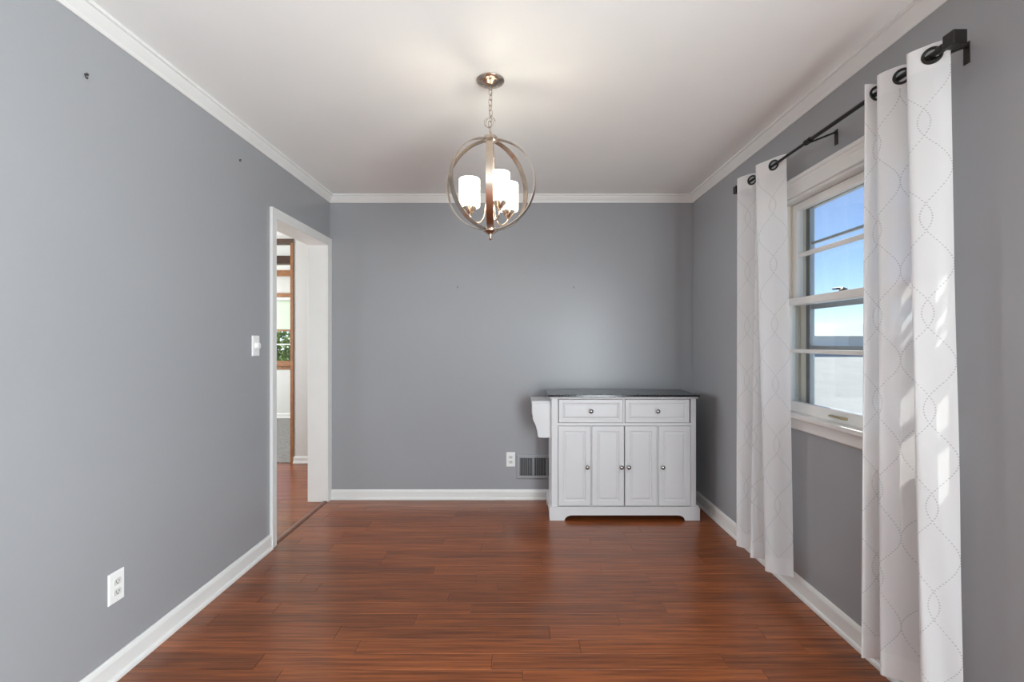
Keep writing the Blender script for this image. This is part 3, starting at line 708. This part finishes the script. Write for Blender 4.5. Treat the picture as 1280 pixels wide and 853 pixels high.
# ------------------------------------------------------------------ curtain rod
RXC, RZC = 1.287, 2.152
rod = thing('curtain_rod', 'dark bronze curtain rod with square finials above the window', 'curtain rod', (RXC, 2.10, RZC))
def L(x, y, z): return (x - RXC, y - 2.10, z - RZC)
obj('pole', tube(bmesh.new(), [L(RXC, 1.46, RZC), L(RXC, 2.14, RZC)], 0.0085, 16), M_bronze, rod, True)
obj('inner_pole', tube(bmesh.new(), [L(RXC, 2.14, RZC), L(RXC, 2.77, RZC)], 0.0068, 16), M_bronze, rod, True)
obj('joint_collar', lathe(bmesh.new(), [(0.0085, -0.02), (0.0125, -0.018), (0.0125, -0.010), (0.0095, -0.008), (0.0095, 0.008), (0.0125, 0.010), (0.0125, 0.018), (0.0085, 0.02)], L(RXC, 2.13, RZC), 16, 'Y'), M_bronze, rod, True)
for y0, y1, s in ((1.395, 1.434, 1), (2.79, 2.829, -1)):
    f = obj('finial', B(-0.0205, 0.0205, y0 - 2.10, y1 - 2.10, -0.0205, 0.0205, 0.003), M_bronze, rod)
    ye = y1 if s == 1 else y0
    prof = [(0.013, 0), (0.013, 0.008), (0.010, 0.010), (0.010, 0.016), (0.0125, 0.018), (0.0125, 0.034), (0.009, 0.036)]
    obj('finial_neck', lathe(bmesh.new(), [(r, h * s) for r, h in prof], L(RXC, ye, RZC), 16, 'Y'), M_bronze, f, True)
for yb in (1.500, 2.115, 2.735):
    b_ = obj('bracket', B(XR - 0.004 - RXC, XR - 0.0002 - RXC, yb - 2.10 - 0.010, yb - 2.10 + 0.010, -0.022, 0.045, 0.001), M_bronze, rod)
    ap_ = [(0.0, -0.0140), (XR - 0.004 - RXC, 0.030), (XR - 0.004 - RXC, 0.038), (0.0, -0.0088)]
    obj('bracket_arm', extrude_poly(bmesh.new(), ap_, lambda a, b: (a, yb - 2.107, b), lambda a, b: (a, yb - 2.093, b)), M_bronze, b_)
    bm = bmesh.new(); arc = [(0.0105 * math.cos(a), 0.0105 * math.sin(a)) for a in [PI + k * PI / 8 for k in range(9)]] + [(0.0140 * math.cos(a), 0.0140 * math.sin(a)) for a in [2 * PI - k * PI / 8 for k in range(9)]]
    extrude_poly(bm, arc, lambda a, b: (a, yb - 2.10 - 0.007, b), lambda a, b: (a, yb - 2.10 + 0.007, b)); obj('cradle', bm, M_bronze, b_)

# ------------------------------------------------------------------ curtains
def PY(px, X): return (X, F * X / (px - 647.5))
def curtain(label, top, bot, grommets, zb, zt):
    t = thing('curtain', label, 'curtain', (RXC, sum(p[1] for p in bot) / len(bot), zb), 'sheer window curtains')
    ox, oy, oz = t.location
    NU = 240
    ct, cb = catmull(top, NU), catmull(bot, NU)
    rng = random.Random(len(top) + int(zb * 100))
    mid = [((a[0] + b[0]) / 2, (a[1] + b[1]) / 2) for a, b in zip(ct, cb)]
    us_ = [0.0]
    for a, b in zip(mid, mid[1:]): us_.append(us_[-1] + math.hypot(b[0] - a[0], b[1] - a[1]) * 1.15)
    def pos(i, z):
        f = (zt - z) / (zt - zb); g = f * 0.85 + 0.15 * math.sin(f * PI / 2) ** 2
        x = ct[i][0] * (1 - g) + cb[i][0] * g; y = ct[i][1] * (1 - g) + cb[i][1] * g
        wob = 0.004 * math.sin(i * 0.09 + z * 5.1) * math.sin(f * PI) + 0.0025 * math.sin(i * 0.21 - z * 8.7) * f
        return (x + wob * 0.6, min(y + wob, 9) if True else y)
    def sheet(name, zs, m, holes=()):
        bm = bmesh.new(); uvl = bm.loops.layers.uv.new('UVMap'); G = []
        for z in zs:
            row = []
            for i in range(NU + 1):
                x, y = pos(i, z); x = min(x, XR - 0.030)
                zz = z
                if abs(z - zt) < 1e-6: zz = z + 0.004 * math.sin(i * 0.13) * 0.5
                if abs(z - zb) < 1e-6: zz = z + 0.004 * math.sin(i * 0.07)
                row.append(bm.verts.new((x - ox, y - oy, zz - oz)))
            G.append(row)
        for j in range(len(zs) - 1):
            for i in range(NU):
                vs = (G[j][i], G[j][i + 1], G[j + 1][i + 1], G[j + 1][i])
                c = (vs[0].co + vs[2].co) / 2
                if any((c - h).length < 0.0205 for h in holes): continue
                f = bm.faces.new(vs); f.smooth = True
                for lp, (ii, jj) in zip(f.loops, ((i, j), (i + 1, j), (i + 1, j + 1), (i, j + 1))):
                    lp[uvl].uv = (us_[ii], zs[jj])
        me = bpy.data.meshes.new(name); bm.to_mesh(me); bm.free(); me.materials.append(m)
        o = bpy.data.objects.new(name, me); C.objects.link(o); o.parent = t; return o
    zh = zt - 0.075; zm = zb + 0.085
    # grommet centres on the sheet where it crosses the rod
    gs = []
    for ci in grommets:
        i = int(round(ci / (len(top) - 1) * NU))
        best = min(range(max(i - 14, 1), min(i + 15, NU)), key=lambda k: abs(pos(k, RZC)[0] - RXC))
        x, y = pos(best, RZC); x0, y0 = pos(best - 1, RZC); x1, y1 = pos(best + 1, RZC)
        gs.append((Vector((x - ox, y - oy, RZC - oz)), Vector((x1 - x0, y1 - y0, 0)).normalized()))
    holes = [g[0] for g in gs]
    sheet('header_band', [zt - 0.075 * k / 18 for k in range(19)], M_hem, holes)
    NV = 46
    sheet('fabric', [zh + (zm - zh) * k / NV for k in range(NV + 1)], M_sheer)
    sheet('hem_band', [zm + (zb - zm) * k / 6 for k in range(7)], M_hem)
    for c, d in gs:
        bm = bmesh.new(); up = Vector((0, 0, 1)); n = d.cross(up)
        for rad, tr_, off in ((0.0225, 0.0040, 0.0),):
            NS, NT = 28, 8; rings = []
            for k in range(NS):
                a = 2 * PI * k / NS; rd = d * math.cos(a) + up * math.sin(a)
                rings.append([bm.verts.new(c + rd * (rad + 0.0048 * math.cos(b)) + n * (0.0042 * math.sin(b))) for b in [2 * PI * q / NT for q in range(NT)]])
            for k in range(NS):
                A, B_ = rings[k], rings[(k + 1) % NS]
                for q in range(NT): bm.faces.new((A[q], A[(q + 1) % NT], B_[(q + 1) % NT], B_[q]))
        obj('grommet', bm, M_bronze, t, True)
    return t
top = [PY(1188, 1.325), PY(1165, 1.287), PY(1134, 1.25), (1.287, 1.565), (1.325, 1.590), (1.287, 1.607), PY(1097, 1.25), (1.287, 1.690), (1.325, 1.704), (1.287, 1.717), PY(1081, 1.25), (1.290, 1.757), (1.325, 1.772)]
bot = [PY(1205, 1.335), PY(1180, 1.295), PY(1153, 1.25), (1.287, 1.522), (1.33, 1.560), PY(1130, 1.300), PY(1101, 1.25), (1.29, 1.690), (1.33, 1.722), (1.30, 1.738), PY(1077, 1.245), (1.30, 1.790), (1.33, 1.805)]
curtain('white sheer eyelet curtain at the near side of the window', top, bot, (1, 3, 5, 7, 9, 11), 0.112, 2.188)
top = [PY(983, 1.322), PY(967, 1.287), PY(945, 1.245), (1.287, 2.540), (1.325, 2.570), (1.305, 2.588), (1.292, 2.598), (1.300, 2.610), (1.312, 2.620), PY(940, 1.287), PY(922, 1.245), (1.275, 2.745)]
bot = [PY(992, 1.345), PY(975, 1.290), PY(957, 1.240), (1.28, 2.46), (1.32, 2.50), PY(950, 1.28), PY(938, 1.235), (1.27, 2.59), (1.31, 2.62), (1.28, 2.65), PY(921, 1.23), (1.26, 2.73)]
curtain('white sheer eyelet curtain at the far side of the window', top, bot, (1, 3, 9), 0.112, 2.188)

# ------------------------------------------------------------------ orb pendant light
AX, AY = -0.124, 2.16
ch = thing('pendant_light', 'brushed nickel orb chandelier with three lit white shades', 'chandelier', (AX, AY, ZC))
def zz(Z): return Z - ZC
obj('canopy', lathe(bmesh.new(), [(0.062, 0), (0.063, -0.004), (0.060, -0.009), (0.046, -0.016), (0.030, -0.021), (0.026, -0.025), (0.010, -0.028), (0.003, -0.030)], (0, 0, 0), 40), M_nickel, ch, True)
obj('canopy_loop', tube(bmesh.new(), [(0.008 * math.cos(a), 0, -0.036 + 0.009 * math.sin(a)) for a in [2 * PI * k / 16 for k in range(16)]], 0.0022, 8, True), M_nickel, ch, True)
zt_, zb_ = -0.042, zz(2.205); nl = 8; step = (zt_ - zb_) / nl; lk = None
for k in range(nl):
    if lk is None:
        hl, r = step / 2 + 0.0035, 0.0075; P = []
        for q in range(24):
            a = 2 * PI * q / 24; P.append((r * math.cos(a), 0, (hl - r) * (1 if math.sin(a) >= 0 else -1) + r * math.sin(a)))
        o = obj('chain_link', tube(bmesh.new(), P, 0.0017, 6, True), M_nickel, ch, True); lk = o.data
    else:
        o = bpy.data.objects.new('chain_link', lk); C.objects.link(o); o.parent = ch
    o.location = (0.003 * math.sin(k * 1.7), 0, zt_ - step * (k + 0.5)); o.rotation_euler = (0, 0.06 * math.sin(k * 2.1), (PI / 2 if k % 2 else 0) + 0.5)
wp = [(0.004, 0.004, -0.03)]
for k in range(1, 12): wp.append((0.006 * math.sin(k * 0.9), 0.007 * math.cos(k * 0.9), -0.03 - 0.011 * k))
for k in range(26):
    a = k * 0.5; rr = 0.027 - 0.0006 * k
    wp.append((-0.006 + rr * math.cos(a), rr * 0.55 * math.sin(a * 0.7), -0.185 + rr * math.sin(a) - 0.0006 * k))
wp += [(0.0, 0.003, -0.215), (0, 0, -0.24)]
obj('supply_wire', tube(bmesh.new(), catmull(wp, 220), 0.0011, 6), M_nickel, ch, True)
obj('top_hub', lathe(bmesh.new(), [(0.004, zz(2.208)), (0.006, zz(2.196)), (0.012, zz(2.190)), (0.030, zz(2.184)), (0.033, zz(2.178)), (0.033, zz(2.170)), (0.028, zz(2.164)), (0.010, zz(2.160))], (0, 0, 0), 32), M_nickel, ch, True)
obj('bottom_hub', lathe(bmesh.new(), [(0.010, zz(1.776)), (0.030, zz(1.772)), (0.034, zz(1.764)), (0.033, zz(1.759)), (0.018, zz(1.749)), (0.008, zz(1.744)), (0.006, zz(1.736)), (0.009, zz(1.730)), (0.007, zz(1.723)), (0.002, zz(1.719))], (0, 0, 0), 32), M_nickel, ch, True)
obj('stem', tube(bmesh.new(), [(0, 0, zz(2.165)), (0, 0, zz(1.772))], 0.0065, 14), M_nickel, ch, True)
Rh = 0.2035; zc = zz(1.968)
for ang in (-12, 38, 92):
    bm = bmesh.new(); a0 = math.radians(ang); dx, dy = math.cos(a0), math.sin(a0); nx, ny = -dy, dx
    NS = 72; wv_, tk = 0.0150, 0.0015; R = []
    for k in range(NS):
        a = 2 * PI * k / NS; ring = []
        for rr, ww in ((Rh - tk, -wv_), (Rh + tk, -wv_), (Rh + tk, wv_), (Rh - tk, wv_)):
            h = rr * math.cos(a); ring.append(bm.verts.new((h * dx + ww * nx, h * dy + ww * ny, zc + rr * math.sin(a) * 1.0)))
        R.append(ring)
    for k in range(NS):
        A, Bq = R[k], R[(k + 1) % NS]
        for q in range(4): bm.faces.new((A[q], A[(q + 1) % 4], Bq[(q + 1) % 4], Bq[q]))
    obj('hoop', bm, M_nickel, ch, True)
for ang, rad in ((180, 0.094), (-62, 0.092), (38, 0.100)):
    a0 = math.radians(ang); dx, dy = math.cos(a0), math.sin(a0)
    prof = [(0.0, 1.905), (0.012, 1.90), (0.020, 1.87), (0.026, 1.835), (0.040, 1.806), (0.060, 1.797), (0.080, 1.805), (rad - 0.003, 1.822), (rad, 1.840)]
    am = obj('arm', tube(bmesh.new(), catmull([(r * dx, r * dy, zz(z)) for r, z in prof], 40), 0.0042, 10), M_nickel, ch, True)
    cx_, cy_ = rad * dx, rad * dy
    obj('socket_cup', lathe(bmesh.new(), [(0.006, zz(1.828)), (0.010, zz(1.838)), (0.014, zz(1.842)), (0.030, zz(1.862)), (0.031, zz(1.868)), (0.026, zz(1.868))], (cx_, cy_, 0), 28), M_nickel, am, True)
    shd = obj('lamp_shade', lathe(bmesh.new(), [(0.030, zz(1.868)), (0.044, zz(1.869)), (0.0465, zz(1.873)), (0.0465, zz(1.991)), (0.0455, zz(1.994)), (0.043, zz(1.992)), (0.043, zz(1.876)), (0.030, zz(1.872))], (cx_, cy_, 0), 32, cap=False), M_shade, ch, True)
    shd['label'] = 'white glass shade glowing warm'
    obj('bulb', lathe(bmesh.new(), [(0.011, zz(1.872)), (0.012, zz(1.895)), (0.022, zz(1.925)), (0.025, zz(1.945)), (0.020, zz(1.965)), (0.006, zz(1.976))], (cx_, cy_, 0), 16), M_bulb, shd, True)
